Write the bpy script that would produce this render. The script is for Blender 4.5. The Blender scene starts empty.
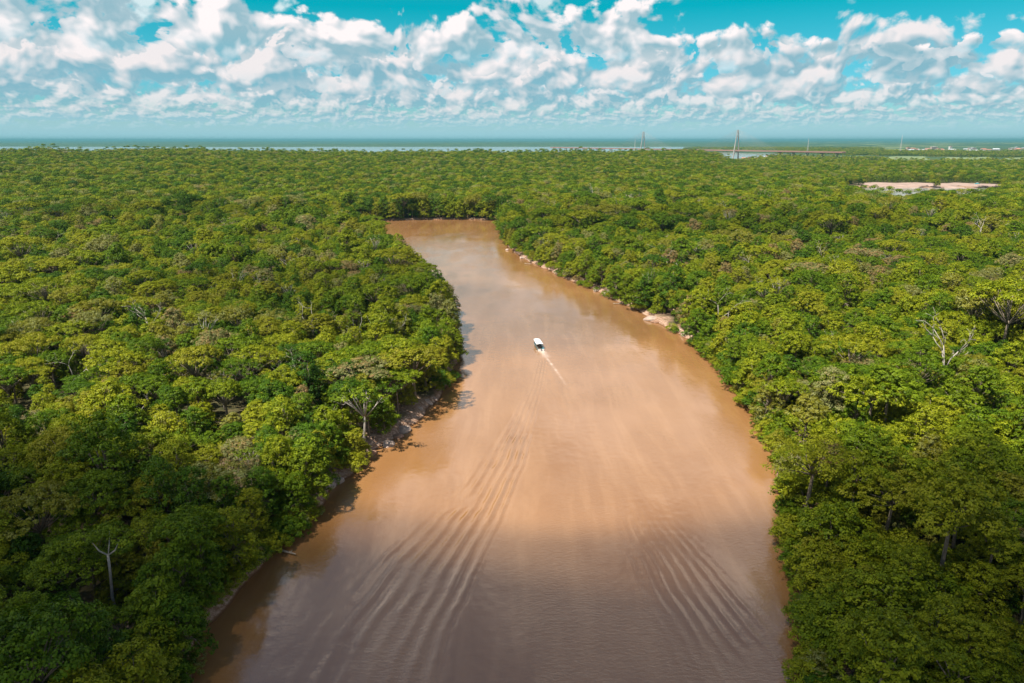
import bpy, math, random
import numpy as np

scene = bpy.context.scene
RNG = np.random.default_rng(11)
random.seed(11)

# ------------------------------------------------------------------ camera
CAM_H = 80.0
FPX = 683.0
HORIZON_Y = 140.5
PITCH = math.atan((341.5 - HORIZON_Y) / FPX)
cam_data = bpy.data.cameras.new("camera")
cam_data.sensor_width = 36.0
cam_data.lens = 36.0 * FPX / 1024.0
cam_data.clip_start = 1.0
cam_data.clip_end = 200000.0
cam = bpy.data.objects.new("camera", cam_data)
cam.location = (0, 0, CAM_H)
cam.rotation_euler = (math.pi / 2 - PITCH, 0, 0)
scene.collection.objects.link(cam)
scene.camera = cam

# ------------------------------------------------------------------ sun, exposure
SUN_EL = math.radians(60)
SUN_DIR = np.array([-0.80, -0.60, 0.0])          # horizontal direction towards the sun
SUN_DIR /= np.linalg.norm(SUN_DIR)
TO_SUN = np.array([SUN_DIR[0] * math.cos(SUN_EL), SUN_DIR[1] * math.cos(SUN_EL), math.sin(SUN_EL)])
sun_data = bpy.data.lights.new("sun", 'SUN')
sun_data.energy = 5.0
sun_data.angle = math.radians(0.53)
sun_data.color = (1.0, 0.93, 0.82)
sun = bpy.data.objects.new("sun", sun_data)
from mathutils import Vector
sun.rotation_euler = Vector(TO_SUN).to_track_quat('Z', 'Y').to_euler()
scene.collection.objects.link(sun)

scene.view_settings.view_transform = 'Standard'
scene.view_settings.look = 'None'
scene.view_settings.gamma = 1.0
scene.view_settings.use_curve_mapping = False
scene.view_settings.exposure = 1.22
scene.cycles.use_denoising = True
scene.cycles.max_bounces = 8
scene.cycles.diffuse_bounces = 3
scene.cycles.glossy_bounces = 2
scene.cycles.transmission_bounces = 3
scene.cycles.volume_bounces = 1
scene.cycles.transparent_max_bounces = 12
scene.cycles.caustics_reflective = False
scene.cycles.caustics_refractive = False


# ------------------------------------------------------------------ node helper
class Graph:
    """Small expression builder for shader nodes."""
    def __init__(self, tree):
        self.t = tree
    def put(self, sock, v):
        if isinstance(v, bpy.types.NodeSocket):
            self.t.links.new(v, sock)
        else:
            sock.default_value = v
    def math(self, op, a, b=None, c=None, clamp=False):
        n = self.t.nodes.new('ShaderNodeMath'); n.operation = op; n.use_clamp = clamp
        self.put(n.inputs[0], a)
        if b is not None: self.put(n.inputs[1], b)
        if c is not None: self.put(n.inputs[2], c)
        return n.outputs[0]
    def add(self, a, b): return self.math('ADD', a, b)
    def sub(self, a, b): return self.math('SUBTRACT', a, b)
    def mul(self, a, b): return self.math('MULTIPLY', a, b)
    def div(self, a, b): return self.math('DIVIDE', a, b)
    def ramp(self, v, a, b, lo=0.0, hi=1.0, smooth=True):
        n = self.t.nodes.new('ShaderNodeMapRange')
        n.interpolation_type = 'SMOOTHSTEP' if smooth else 'LINEAR'
        n.clamp = True
        self.put(n.inputs['Value'], v)
        self.put(n.inputs['From Min'], a); self.put(n.inputs['From Max'], b)
        self.put(n.inputs['To Min'], lo); self.put(n.inputs['To Max'], hi)
        return n.outputs['Result']
    def vec(self, x, y, z=0.0):
        n = self.t.nodes.new('ShaderNodeCombineXYZ')
        for i, v in enumerate((x, y, z)): self.put(n.inputs[i], v)
        return n.outputs[0]
    def xyz(self, v):
        n = self.t.nodes.new('ShaderNodeSeparateXYZ'); self.put(n.inputs[0], v)
        return n.outputs[0], n.outputs[1], n.outputs[2]
    def noise(self, v, scale=1.0, detail=4.0, rough=0.5, lac=2.0, dist=0.0, color=False, dims='3D'):
        n = self.t.nodes.new('ShaderNodeTexNoise'); n.noise_dimensions = dims
        if v is not None: self.put(n.inputs['Vector'], v)
        self.put(n.inputs['Scale'], scale); self.put(n.inputs['Detail'], detail)
        self.put(n.inputs['Roughness'], rough); self.put(n.inputs['Lacunarity'], lac)
        self.put(n.inputs['Distortion'], dist)
        return n.outputs['Color'] if color else n.outputs['Fac']
    def voronoi(self, v, scale=1.0, detail=0.0, rough=0.5, dims='2D'):
        n = self.t.nodes.new('ShaderNodeTexVoronoi'); n.feature = 'F1'
        n.voronoi_dimensions = dims; n.normalize = True
        self.put(n.inputs['Vector'], v); self.put(n.inputs['Scale'], scale)
        self.put(n.inputs['Detail'], detail); self.put(n.inputs['Roughness'], rough)
        return n.outputs['Distance']
    def mix(self, f, a, b, mode='MIX'):
        n = self.t.nodes.new('ShaderNodeMix'); n.data_type = 'RGBA'; n.blend_type = mode
        self.put(n.inputs[0], f)
        self.put(n.inputs[6], a if isinstance(a, bpy.types.NodeSocket) else (*a, 1.0)[:4])
        self.put(n.inputs[7], b if isinstance(b, bpy.types.NodeSocket) else (*b, 1.0)[:4])
        return n.outputs[2]
    def colramp(self, f, stops, interp='LINEAR'):
        n = self.t.nodes.new('ShaderNodeValToRGB'); r = n.color_ramp; r.interpolation = interp
        while len(r.elements) < len(stops): r.elements.new(0.5)
        for e, (p, c) in zip(r.elements, stops):
            e.position = p; e.color = (*c, 1.0)
        self.put(n.inputs[0], f)
        return n.outputs[0]
    def attr(self, name, typ='GEOMETRY'):
        n = self.t.nodes.new('ShaderNodeAttribute'); n.attribute_name = name; n.attribute_type = typ
        return n


# ------------------------------------------------------------------ sky with broken cumulus
def build_world():
    world = bpy.data.worlds.new("World")
    scene.world = world
    world.use_nodes = True
    t = world.node_tree
    for n in list(t.nodes): t.nodes.remove(n)
    g = Graph(t)
    out = t.nodes.new('ShaderNodeOutputWorld')
    bg = t.nodes.new('ShaderNodeBackground')
    bg.inputs['Strength'].default_value = 0.075
    t.links.new(bg.outputs[0], out.inputs[0])
    sky = t.nodes.new('ShaderNodeTexSky')
    sky.sky_type = 'NISHITA'
    sky.sun_disc = False
    sky.sun_elevation = SUN_EL
    sky.sun_rotation = math.atan2(SUN_DIR[0], SUN_DIR[1])
    sky.altitude = 100.0
    sky.air_density = 1.0; sky.dust_density = 0.6; sky.ozone_density = 1.5
    tc = t.nodes.new('ShaderNodeTexCoord')
    x, y, z = g.xyz(tc.outputs['Generated'])
    DEG = 180 / math.pi
    az = g.mul(g.math('ARCTAN2', x, y), DEG)
    el = g.mul(g.math('ARCSINE', z), DEG)
    # clear sky, graded to the photograph's teal
    clear = g.mix(1.0, sky.outputs[0], g.colramp(g.ramp(el, 0, 40, smooth=False), SKY_TINT), 'MULTIPLY')
    col = clear
    HZ = tuple(10 * c for c in (0.235, 0.405, 0.465))

    def layer(col, seed, puff, base, top, tvar, bigs, lit, shade, opac, edge, thr=0.0, flat=0.8, hazemix=0.0, slope=0.0):
        wx = g.noise(g.vec(g.add(g.mul(az, 0.5 / puff), seed * 7.0), g.mul(el, 0.5 / puff), 0.0), 1.0, 1.0, 0.5, color=True, dims='2D')
        a, b, _ = g.xyz(wx)
        u = g.add(g.add(g.div(az, puff), seed * 13.0), g.mul(g.sub(a, 0.5), 0.9))
        v = g.add(g.div(el, puff * flat), g.mul(g.sub(b, 0.5), 0.7))
        def dens(du, dv):
            p = g.vec(g.add(u, du), g.add(v, dv), seed)
            n = g.noise(p, 1.0, 5.5, 0.56, dims='2D')
            w = g.voronoi(p, 2.4, 1.5, 0.5)
            return g.add(g.mul(n, 0.72), g.mul(g.sub(1.0, w), 0.28))
        def bulk(du, dv):
            return g.noise(g.vec(g.add(u, du), g.add(v, dv), seed), 1.0, 3.2, 0.50, dims='2D')
        d0 = dens(0.0, 0.0)
        d1 = g.add(d0, g.sub(bulk(-0.13, 0.24), bulk(0.0, 0.0)))
        big = g.noise(g.vec(g.div(az, bigs), seed * 1.7, 0.0), 1.0, 1.0, 0.5, dims='2D')
        tp = g.add(g.add(top, g.mul(g.sub(big, 0.5), tvar)), g.mul(az, slope))
        env = g.math('DIVIDE', g.sub(tp, el), g.math('MAXIMUM', g.sub(tp, base), 0.8))
        envc = g.math('MINIMUM', g.math('MAXIMUM', env, -0.6), 1.0)
        under = g.ramp(g.add(el, g.mul(g.sub(d0, 0.5), 2.2 * puff)), base - 0.35 * puff, base + 0.35 * puff, 0.55, 0.0)
        D = g.sub(g.add(d0, g.mul(envc, 0.50)), g.add(g.add(0.78 + thr, 0.0), under))
        alpha = g.mul(g.mul(g.ramp(D, 0.0, edge), opac), g.ramp(env, 1.12, 0.75, 0.5, 1.0))
        relief = g.add(g.mul(g.sub(d0, d1), 5.2), g.mul(g.sub(d0, 0.52), 0.9))
        body = g.ramp(env, 1.05, 0.15, 0.0, 1.0)
        light = g.math('ADD', g.add(g.mul(body, 0.62), 0.12), relief, clamp=True)
        light = g.math('ADD', light, g.mul(g.ramp(D, 0.20, 0.0), 0.18), clamp=True)
        c = g.mix(light, tuple(10 * k for k in shade), tuple(10 * k for k in lit))
        if hazemix > 0: c = g.mix(hazemix, c, HZ)
        return g.mix(alpha, col, c)
    for L in CLOUDS: col = layer(col, **L)
    # thicker air right above the horizon
    col = g.mix(g.ramp(el, 0.0, 2.5, 1.0, 0.0, smooth=True), col, HZ)
    t.links.new(col, bg.inputs['Color'])
    # well above and below the cloud band the plain sky is enough
    plain = t.nodes.new('ShaderNodeBackground'); plain.inputs['Strength'].default_value = 0.05
    t.links.new(clear, plain.inputs['Color'])
    ms = t.nodes.new('ShaderNodeMixShader')
    band = g.mul(g.math('GREATER_THAN', el, -0.2), g.ramp(el, 60.0, 48.0))
    t.links.new(band, ms.inputs[0]); t.links.new(plain.outputs[0], ms.inputs[1]); t.links.new(bg.outputs[0], ms.inputs[2])
    t.links.new(ms.outputs[0], out.inputs[0])
    world.cycles.sampling_method = 'MANUAL'
    world.cycles.sample_map_resolution = 512


SKY_TINT = [(0.0, (0.45, 0.62, 0.75)), (0.10, (0.20, 0.60, 0.72)), (0.24, (0.0, 0.60, 0.545)), (0.45, (0.15, 0.66, 0.70)), (1.0, (0.60, 0.85, 0.90))]
WH = (0.55, 0.505, 0.505); SH = (0.14, 0.275, 0.335)
CLOUDS = [
    dict(seed=33.3, puff=8.0, base=13.0, top=40.0, tvar=14.0, bigs=30, lit=(0.85,0.77,0.74), shade=(0.50,0.46,0.43), opac=0.92, edge=0.2, thr=-0.14),
    dict(seed=3.1, puff=1.0, base=1.1, top=3.6, tvar=2.0, bigs=7, lit=(0.44,0.45,0.46), shade=(0.17,0.30,0.355), opac=0.92, edge=0.22, hazemix=0.15, flat=0.5, thr=-0.07),
    dict(seed=9.4, puff=2.0, base=2.2, top=6.2, tvar=4.0, bigs=9, lit=WH, shade=SH, opac=0.9, edge=0.16, hazemix=0.10, flat=0.75, thr=-0.08),
    dict(seed=27.35, puff=3.6, base=3.6, top=9.4, tvar=6.0, bigs=14, lit=WH, shade=SH, opac=0.97, edge=0.12, hazemix=0.03, thr=-0.035, slope=-0.03),
    dict(seed=52.7, puff=3.8, base=6.0, top=11.4, tvar=9.0, bigs=11, lit=(0.60,0.555,0.555), shade=(0.175,0.295,0.345), opac=1.0, edge=0.09, thr=0.0, slope=-0.12),
]
build_world()


# ------------------------------------------------------------------ helpers
def ground_point(px, py, z=0.0):
    """World point at height z seen at that place of the photograph (used to survey where things stand)."""
    a = (px - 512.0) / FPX; b = -(py - 341.5) / FPX
    d = np.array([a, math.cos(PITCH) + b * math.sin(PITCH), -math.sin(PITCH) + b * math.cos(PITCH)])
    k = (z - CAM_H) / d[2]
    return np.array([d[0] * k, d[1] * k, z])


def project(p):
    """Photograph position and depth of world points (N,3)."""
    p = np.atleast_2d(p)
    q = p - np.array([0, 0, CAM_H])
    depth = q[:, 1] * math.cos(PITCH) - q[:, 2] * math.sin(PITCH)
    up = q[:, 1] * math.sin(PITCH) + q[:, 2] * math.cos(PITCH)
    return 512 + FPX * q[:, 0] / depth, 341.5 - FPX * up / depth, depth


def make_mesh(name, verts, faces, mat=None, attrs=None, smooth=False):
    """verts (N,3); faces: (M,3|4) int array or list of index lists."""
    me = bpy.data.meshes.new(name)
    verts = np.asarray(verts, dtype=np.float32)
    if isinstance(faces, np.ndarray):
        n, k = faces.shape
        me.vertices.add(len(verts)); me.vertices.foreach_set('co', verts.ravel())
        me.loops.add(n * k); me.loops.foreach_set('vertex_index', faces.astype(np.int32).ravel())
        me.polygons.add(n); me.polygons.foreach_set('loop_start', np.arange(0, n * k, k, dtype=np.int32))
        me.update(calc_edges=True)
    else:
        me.from_pydata([tuple(v) for v in verts], [], [list(map(int, f)) for f in faces])
        me.update()
    if attrs:
        for key, val in attrs.items():
            at = me.attributes.new(key, 'FLOAT', 'POINT')
            at.data.foreach_set('value', np.asarray(val, dtype=np.float32))
    if smooth:
        me.polygons.foreach_set('use_smooth', np.ones(len(me.polygons), dtype=bool))
    if mat: me.materials.append(mat)
    return me


def add_obj(name, data, parent=None, loc=(0, 0, 0)):
    o = bpy.data.objects.new(name, data)
    o.location = tuple(float(v) for v in loc)
    scene.collection.objects.link(o)
    if parent is not None: o.parent = parent
    return o


def tag(o, label, cat, group=None):
    o["label"] = label; o["category"] = cat
    if group: o["group"] = group
    return o


def new_mat(name):
    m = bpy.data.materials.new(name); m.use_nodes = True
    t = m.node_tree
    bs = next(n for n in t.nodes if n.type == 'BSDF_PRINCIPLED')
    return m, t, bs, Graph(t)


def plain_mat(name, col, rough=0.6, noise=0.12, scale=3.0, metal=0.0):
    m, t, bs, g = new_mat(name)
    tc = t.nodes.new('ShaderNodeTexCoord')
    f = g.ramp(g.noise(tc.outputs['Object'], scale, 4.0, 0.6), 0.3, 0.7, smooth=False)
    c = g.mix(f, tuple(k * (1 - noise) for k in col), tuple(min(1, k * (1 + noise)) for k in col))
    t.links.new(c, bs.inputs['Base Color'])
    bs.inputs['Roughness'].default_value = rough; bs.inputs['Metallic'].default_value = metal
    return m


class Shape:
    """Collects boxes, tubes and prisms for ONE mesh."""
    def __init__(self): self.v = []; self.f = []
    def quad_ring(self, rings, cap=True):
        base = len(self.v); k = len(rings[0])
        for r in rings: self.v.extend([tuple(p) for p in r])
        for i in range(len(rings) - 1):
            for j in range(k):
                a = base + i * k + j; b = base + i * k + (j + 1) % k
                self.f.append((a, b, b + k, a + k))
        if cap:
            self.f.append(tuple(base + j for j in reversed(range(k))))
            self.f.append(tuple(base + (len(rings) - 1) * k + j for j in range(k)))
        return self
    def box(self, x0, x1, y0, y1, z0, z1):
        return self.quad_ring([[(x0, y0, z0), (x1, y0, z0), (x1, y1, z0), (x0, y1, z0)],
                               [(x0, y0, z1), (x1, y0, z1), (x1, y1, z1), (x0, y1, z1)]])
    def tube(self, pts, radii, sides=6):
        pts = [np.array(p, dtype=float) for p in pts]; rings = []
        for i, p in enumerate(pts):
            d = pts[min(i + 1, len(pts) - 1)] - pts[max(i - 1, 0)]
            d /= (np.linalg.norm(d) + 1e-9)
            a = np.cross(d, (0.3, 0.9, 0.1) if abs(d[2]) > 0.8 else (0, 0, 1.0)); a /= np.linalg.norm(a)
            b = np.cross(d, a)
            rings.append([p + radii[i] * (a * math.cos(t) + b * math.sin(t)) for t in np.linspace(0, 2 * math.pi, sides, endpoint=False)])
        return self.quad_ring(rings)
    def mesh(self, name, mat, smooth=False):
        return make_mesh(name, np.array(self.v), self.f, mat, smooth=smooth)


def value_noise(x, y, scale, seed):
    """Smooth 2-D lattice noise in -1..1, vectorised."""
    r = np.random.default_rng(seed); tab = r.uniform(-1, 1, (64, 64))
    x = np.asarray(x) / scale + 1000.0; y = np.asarray(y) / scale + 1000.0
    xi = np.floor(x).astype(int); yi = np.floor(y).astype(int); fx = x - xi; fy = y - yi
    fx = fx * fx * (3 - 2 * fx); fy = fy * fy * (3 - 2 * fy)
    g = lambda i, j: tab[(xi + i) % 64, (yi + j) % 64]
    return (g(0, 0) * (1 - fx) + g(1, 0) * fx) * (1 - fy) + (g(0, 1) * (1 - fx) + g(1, 1) * fx) * fy


def signed_distance(poly, x, y):
    """Negative inside the polygon."""
    x = np.asarray(x, float); y = np.asarray(y, float)
    d2 = np.full(x.shape, 1e18); inside = np.zeros(x.shape, bool)
    n = len(poly)
    for i in range(n):
        ax, ay = poly[i]; bx, by = poly[(i + 1) % n]
        ex, ey = bx - ax, by - ay
        t = np.clip(((x - ax) * ex + (y - ay) * ey) / (ex * ex + ey * ey + 1e-12), 0, 1)
        d2 = np.minimum(d2, (x - ax - t * ex) ** 2 + (y - ay - t * ey) ** 2)
        cr = ((ay > y) != (by > y))
        xx = (bx - ax) * (y - ay) / ((by - ay) if by != ay else 1e-12) + ax
        inside ^= cr & (x < xx)
    return np.where(inside, -1, 1) * np.sqrt(d2)


# ------------------------------------------------------------------ survey of the water bodies
RIGHT_PX = [(822, 760), (806, 683), (796, 600), (786, 520), (778, 460), (752, 415), (722, 372), (692, 342), (650, 318), (600, 293), (560, 276), (525, 260), (508, 247), (502, 234), (507, 221)]
FAR_PX = [(470, 219.5), (430, 219.5), (385, 221), (300, 222), (220, 223)]
LEFT_PX = [(215, 229), (330, 231), (376, 238), (398, 257), (424, 284), (446, 317), (457, 348), (456, 376), (440, 398), (400, 437), (332, 487), (320, 508), (270, 558), (238, 590), (196, 630), (188, 683), (150, 760)]
BEHIND = [(-62, -20), (-75, -400), (80, -400), (55, -20)]
RIVER = np.array([ground_point(*p)[:2] for p in RIGHT_PX + FAR_PX + LEFT_PX] + BEHIND)
INLET_PX = [(846, 186.2), (870, 187.2), (905, 187.0), (935, 188.0), (962, 187.0), (1000, 188.6), (1008, 193), (985, 199), (962, 207), (940, 199), (915, 206), (893, 209), (868, 201), (850, 195), (835, 190)]
INLET = np.array([ground_point(*p)[:2] for p in INLET_PX])
LAGOON_PX = [(690, 153.6), (735, 153.0), (790, 153.6), (760, 158), (738, 165), (700, 165), (688, 158)]
LAGOON = np.array([ground_point(*p)[:2] for p in LAGOON_PX])
GREAT = np.array([(-16000, 5600), (-4200, 5300), (-2400, 4700), (-1200, 4300), (0, 4000), (900, 3700), (1500, 3400), (1700, 3600),
                  (1500, 5200), (1600, 7000), (3000, 9500), (1500, 9300), (-1000, 9600), (-4000, 9100), (-7000, 9700), (-16000, 9300)], float)


def water_distance(x, y):
    d = signed_distance(RIVER, x, y)
    for p in (INLET, LAGOON, GREAT): d = np.minimum(d, signed_distance(p, x, y))
    return d


def ground_height(x, y, d=None):
    x = np.asarray(x, float); y = np.asarray(y, float)
    if d is None: d = water_distance(x, y)
    dn = d + 1.6 * value_noise(x, y, 9.0, 5) + 0.7 * value_noise(x, y, 3.5, 6)
    bank = np.clip(dn / 3.2, -1.0, 1.0)
    h = np.where(bank > 0, 1.9 * bank ** 0.7, 2.2 * bank)
    land = np.clip(d / 40.0, 0, 1)
    h = h + land * (0.8 + 0.9 * value_noise(x, y, 45.0, 7) + 0.4 * value_noise(x, y, 14.0, 8))
    rise = np.clip((d - 30) / 300.0, 0, 1)
    ratio = x / np.maximum(y, 1.0); r = np.hypot(x, y)
    sm = lambda v: np.clip(v, 0, 1) ** 2 * (3 - 2 * np.clip(v, 0, 1))
    hill = sm((r - 750) / 1350.0) * sm((0.325 - ratio) / 0.06) * (1 - sm((r - 2250) / 700.0)) * (y > 300)
    h = h + hill * (25 + 5 * value_noise(x, y, 340.0, 12) + 7 * value_noise(x, y, 130.0, 13) + 3 * value_noise(x, y, 60.0, 14) + 5 * sm((-0.28 - ratio) / 0.15))
    h = h + rise * 9.0 * np.clip(value_noise(x, y, 420.0, 9) + 0.25, 0, 1) * (y < 1800)
    far = np.clip((y - 9500) / 3000.0, 0, 1)
    h = h + far * (14 + 22 * value_noise(x, y, 2600.0, 10) + 26 * np.clip((y - 20000) / 18000, 0, 1))
    return h


# ------------------------------------------------------------------ ground sheet
def build_ground():
    xs = np.concatenate([-np.geomspace(60000, 420, 60)[:-1], np.arange(-420, -150, 6.0), np.arange(-150, 150, 1.5), np.arange(150, 420, 6.0), np.geomspace(420, 60000, 60)])
    ys = np.concatenate([[-4000, -1500, -700, -400, -200, -100, -40], np.arange(0, 360, 1.5), np.arange(360, 820, 5.0), np.arange(820, 1700, 14.0), np.geomspace(1700, 60000, 110)])
    X, Y = np.meshgrid(xs, ys)
    Z = ground_height(X.ravel(), Y.ravel())
    V = np.stack([X.ravel(), Y.ravel(), Z], 1)
    nx, ny = len(xs), len(ys)
    i = np.arange(ny - 1)[:, None] * nx + np.arange(nx - 1)[None, :]
    F = np.stack([i, i + 1, i + 1 + nx, i + nx], -1).reshape(-1, 4)
    m, t, bs, g = new_mat("forest_soil")
    geo = t.nodes.new('ShaderNodeNewGeometry')
    P = geo.outputs['Position']
    px, py, pz = g.xyz(P)
    n1 = g.noise(P, 0.35, 6.0, 0.65); n2 = g.noise(P, 0.02, 4.0, 0.6)
    litter = g.mix(g.ramp(n1, 0.35, 0.65), (0.030, 0.032, 0.012), (0.075, 0.062, 0.028))
    clay = g.mix(g.ramp(g.noise(P, 1.2, 6.0, 0.7), 0.35, 0.68), (0.15, 0.080, 0.045), (0.36, 0.255, 0.19))
    c = g.mix(g.ramp(g.add(g.add(pz, g.mul(g.sub(n1, 0.5), 1.6)), g.mul(g.sub(g.noise(P, 0.06, 3.0, 0.6), 0.5), 4.0)), 1.5, 2.5), clay, litter)
    wet = g.ramp(pz, 0.12, 0.5)
    c = g.mix(wet, (0.10, 0.045, 0.018), c)
    # far plain: dark woods, with pale fields and pasture on the right
    vor = g.voronoi(g.vec(g.mul(px, 0.0011), g.mul(py, 0.0004), 0.0), 1.0, 1.0, 0.5)
    fld = g.mul(g.ramp(g.noise(g.vec(g.mul(px, 0.0016), g.mul(py, 0.00075), 0.0), 1.0, 3.0, 0.55), 0.55, 0.60), g.mul(g.ramp(py, 1900, 2300), g.ramp(g.div(px, py), 0.36, 0.46)))
    wood = g.mix(g.ramp(g.noise(P, 0.004, 5.0, 0.7), 0.35, 0.65), (0.016, 0.040, 0.020), (0.050, 0.080, 0.024))
    farf = g.ramp(py, 2600, 3200)
    c = g.mix(farf, c, wood)
    c = g.mix(fld, c, g.mix(g.ramp(n2, 0.4, 0.6), (0.13, 0.17, 0.05), (0.24, 0.23, 0.11)))
    t.links.new(c, bs.inputs['Base Color']); bs.inputs['Roughness'].default_value = 0.95
    bs.inputs['Specular IOR Level'].default_value = 0.15
    bmp = t.nodes.new('ShaderNodeBump'); bmp.inputs['Strength'].default_value = 0.7; bmp.inputs['Distance'].default_value = 0.4
    t.links.new(n1, bmp.inputs['Height']); t.links.new(bmp.outputs[0], bs.inputs['Normal'])
    o = add_obj("ground", make_mesh("ground", V, F, m, smooth=True)); o["kind"] = "structure"


build_ground()

# ------------------------------------------------------------------ river water with the wakes of boats
BOAT = ground_point(538.5, 347)
WAKE_A = np.array([ground_point(*p)[:2] for p in [(544, 353), (547, 362), (544, 385), (536, 415), (522, 465), (500, 520), (470, 580), (446, 630), (428, 690)]])
WAKE_B = np.array([ground_point(*p)[:2] for p in [(541, 353), (538, 362), (531, 385), (516, 415), (482, 465), (440, 512), (404, 548), (372, 585), (330, 640), (300, 690)]])
OLD_A = np.array([ground_point(*p)[:2] for p in [(600, 470), (614, 520), (640, 590), (668, 640), (700, 700)]])
OLD_B = np.array([ground_point(*p)[:2] for p in [(640, 470), (668, 520), (724, 580), (770, 635), (830, 700)]])


def curve_x(c, y):
    o = np.argsort(c[:, 1]); return np.interp(y, c[o, 1], c[o, 0])


def crest(t, sharp=1.6):
    s = 0.5 + 0.5 * np.cos(2 * np.pi * t)
    return s ** sharp - 0.4


def wave_height(x, y):
    jig = 0.40 * value_noise(x, y, 9.0, 21) + 0.16 * value_noise(x, y, 2.5, 22)
    xa, xb = curve_x(WAKE_A, y), curve_x(WAKE_B, y)
    t = (x + jig * np.clip(np.abs(xb - xa) / 14, 0, 1) - xa) / (xb - xa)
    win = np.clip((t + 0.12) / 0.15, 0, 1) * np.clip((1.25 - t) / 0.5, 0, 1)
    fade = np.clip((BOAT[1] - 4 - y) / 8, 0, 1) * np.clip((y - 72) / 70, 0, 1)
    h = np.clip(np.abs(xb - xa) / 9, 0.5, 1) * (0.34 + 0.30 * np.clip((y - 185) / 60, 0, 1)) * crest((2.4 + 3.0 * np.clip(np.abs(xb - xa) / 14, 0, 1)) * np.sign(t) * np.abs(t) ** 0.9) * win * fade * np.clip(0.75 + 0.45 * value_noise(x, y, 16, 23) + 0.75 * value_noise(x, y, 5.0, 27), 0.1, 1.5)
    # the first two crests carry on towards the near edge
    win0 = np.clip((t + 0.1) / 0.1, 0, 1) * np.clip((0.42 - t) / 0.2, 0, 1)
    h += 0.08 * crest(5.5 * t) * win0 * np.clip((150 - y) / 40, 0, 1) * np.clip((y - 40) / 20, 0, 1)
    # right arm right behind the boat
    s = (BOAT[1] - y); xr = BOAT[0] + 0.085 * s + 0.8
    h += 0.07 * np.exp(-((x - xr) / 0.9) ** 2) * np.clip(s / 6, 0, 1) * np.clip((95 - s) / 60, 0, 1)
    xa, xb = curve_x(OLD_A, y), curve_x(OLD_B, y)
    t = (x + 0.8 * jig - xa) / (xb - xa)
    win = np.clip((t + 0.15) / 0.2, 0, 1) * np.clip((1.2 - t) / 0.3, 0, 1)
    fade = np.clip((150 - y) / 35, 0, 1) * np.clip((y - 30) / 25, 0, 1)
    h += 0.07 * crest(7.0 * t, 2.2) * win * fade * np.clip(0.6 + 0.6 * value_noise(x, y, 11, 24) + 0.5 * value_noise(x, y, 4, 28), 0.05, 1.4)
    # chop
    h += 0.012 * value_noise(x, y, 1.3, 25) + 0.03 * value_noise(x, y, 7.0, 26)
    return h


def foam_amount(x, y):
    s = BOAT[1] - 4.2 - y
    n = value_noise(x, y, 0.8, 31) * 0.5 + value_noise(x, y, 2.2, 32) * 0.5
    cx = BOAT[0] + 0.9 + 0.16 * s
    f = np.exp(-((x - cx) / (0.9 + 0.06 * s)) ** 2) * np.clip(s / 1.0, 0, 1) * np.clip((11 - s) / 10, 0, 1) * (0.9 + 0.5 * n)
    xr = BOAT[0] + 0.6 + 0.20 * s - 0.0006 * s * s
    f = np.maximum(f, np.exp(-((x - xr) / 0.45) ** 2) * np.clip((s - 4) / 6, 0, 1) * np.clip((46 - s) / 32, 0, 1) * (0.26 + 0.4 * n))
    xl = BOAT[0] - 0.9 - 0.01 * s
    f = np.maximum(f, np.exp(-((x - xl) / 0.4) ** 2) * np.clip(s / 1, 0, 1) * np.clip((9 - s) / 8, 0, 1) * (0.4 + 0.4 * n))
    return np.clip(f, 0, 1)


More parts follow.
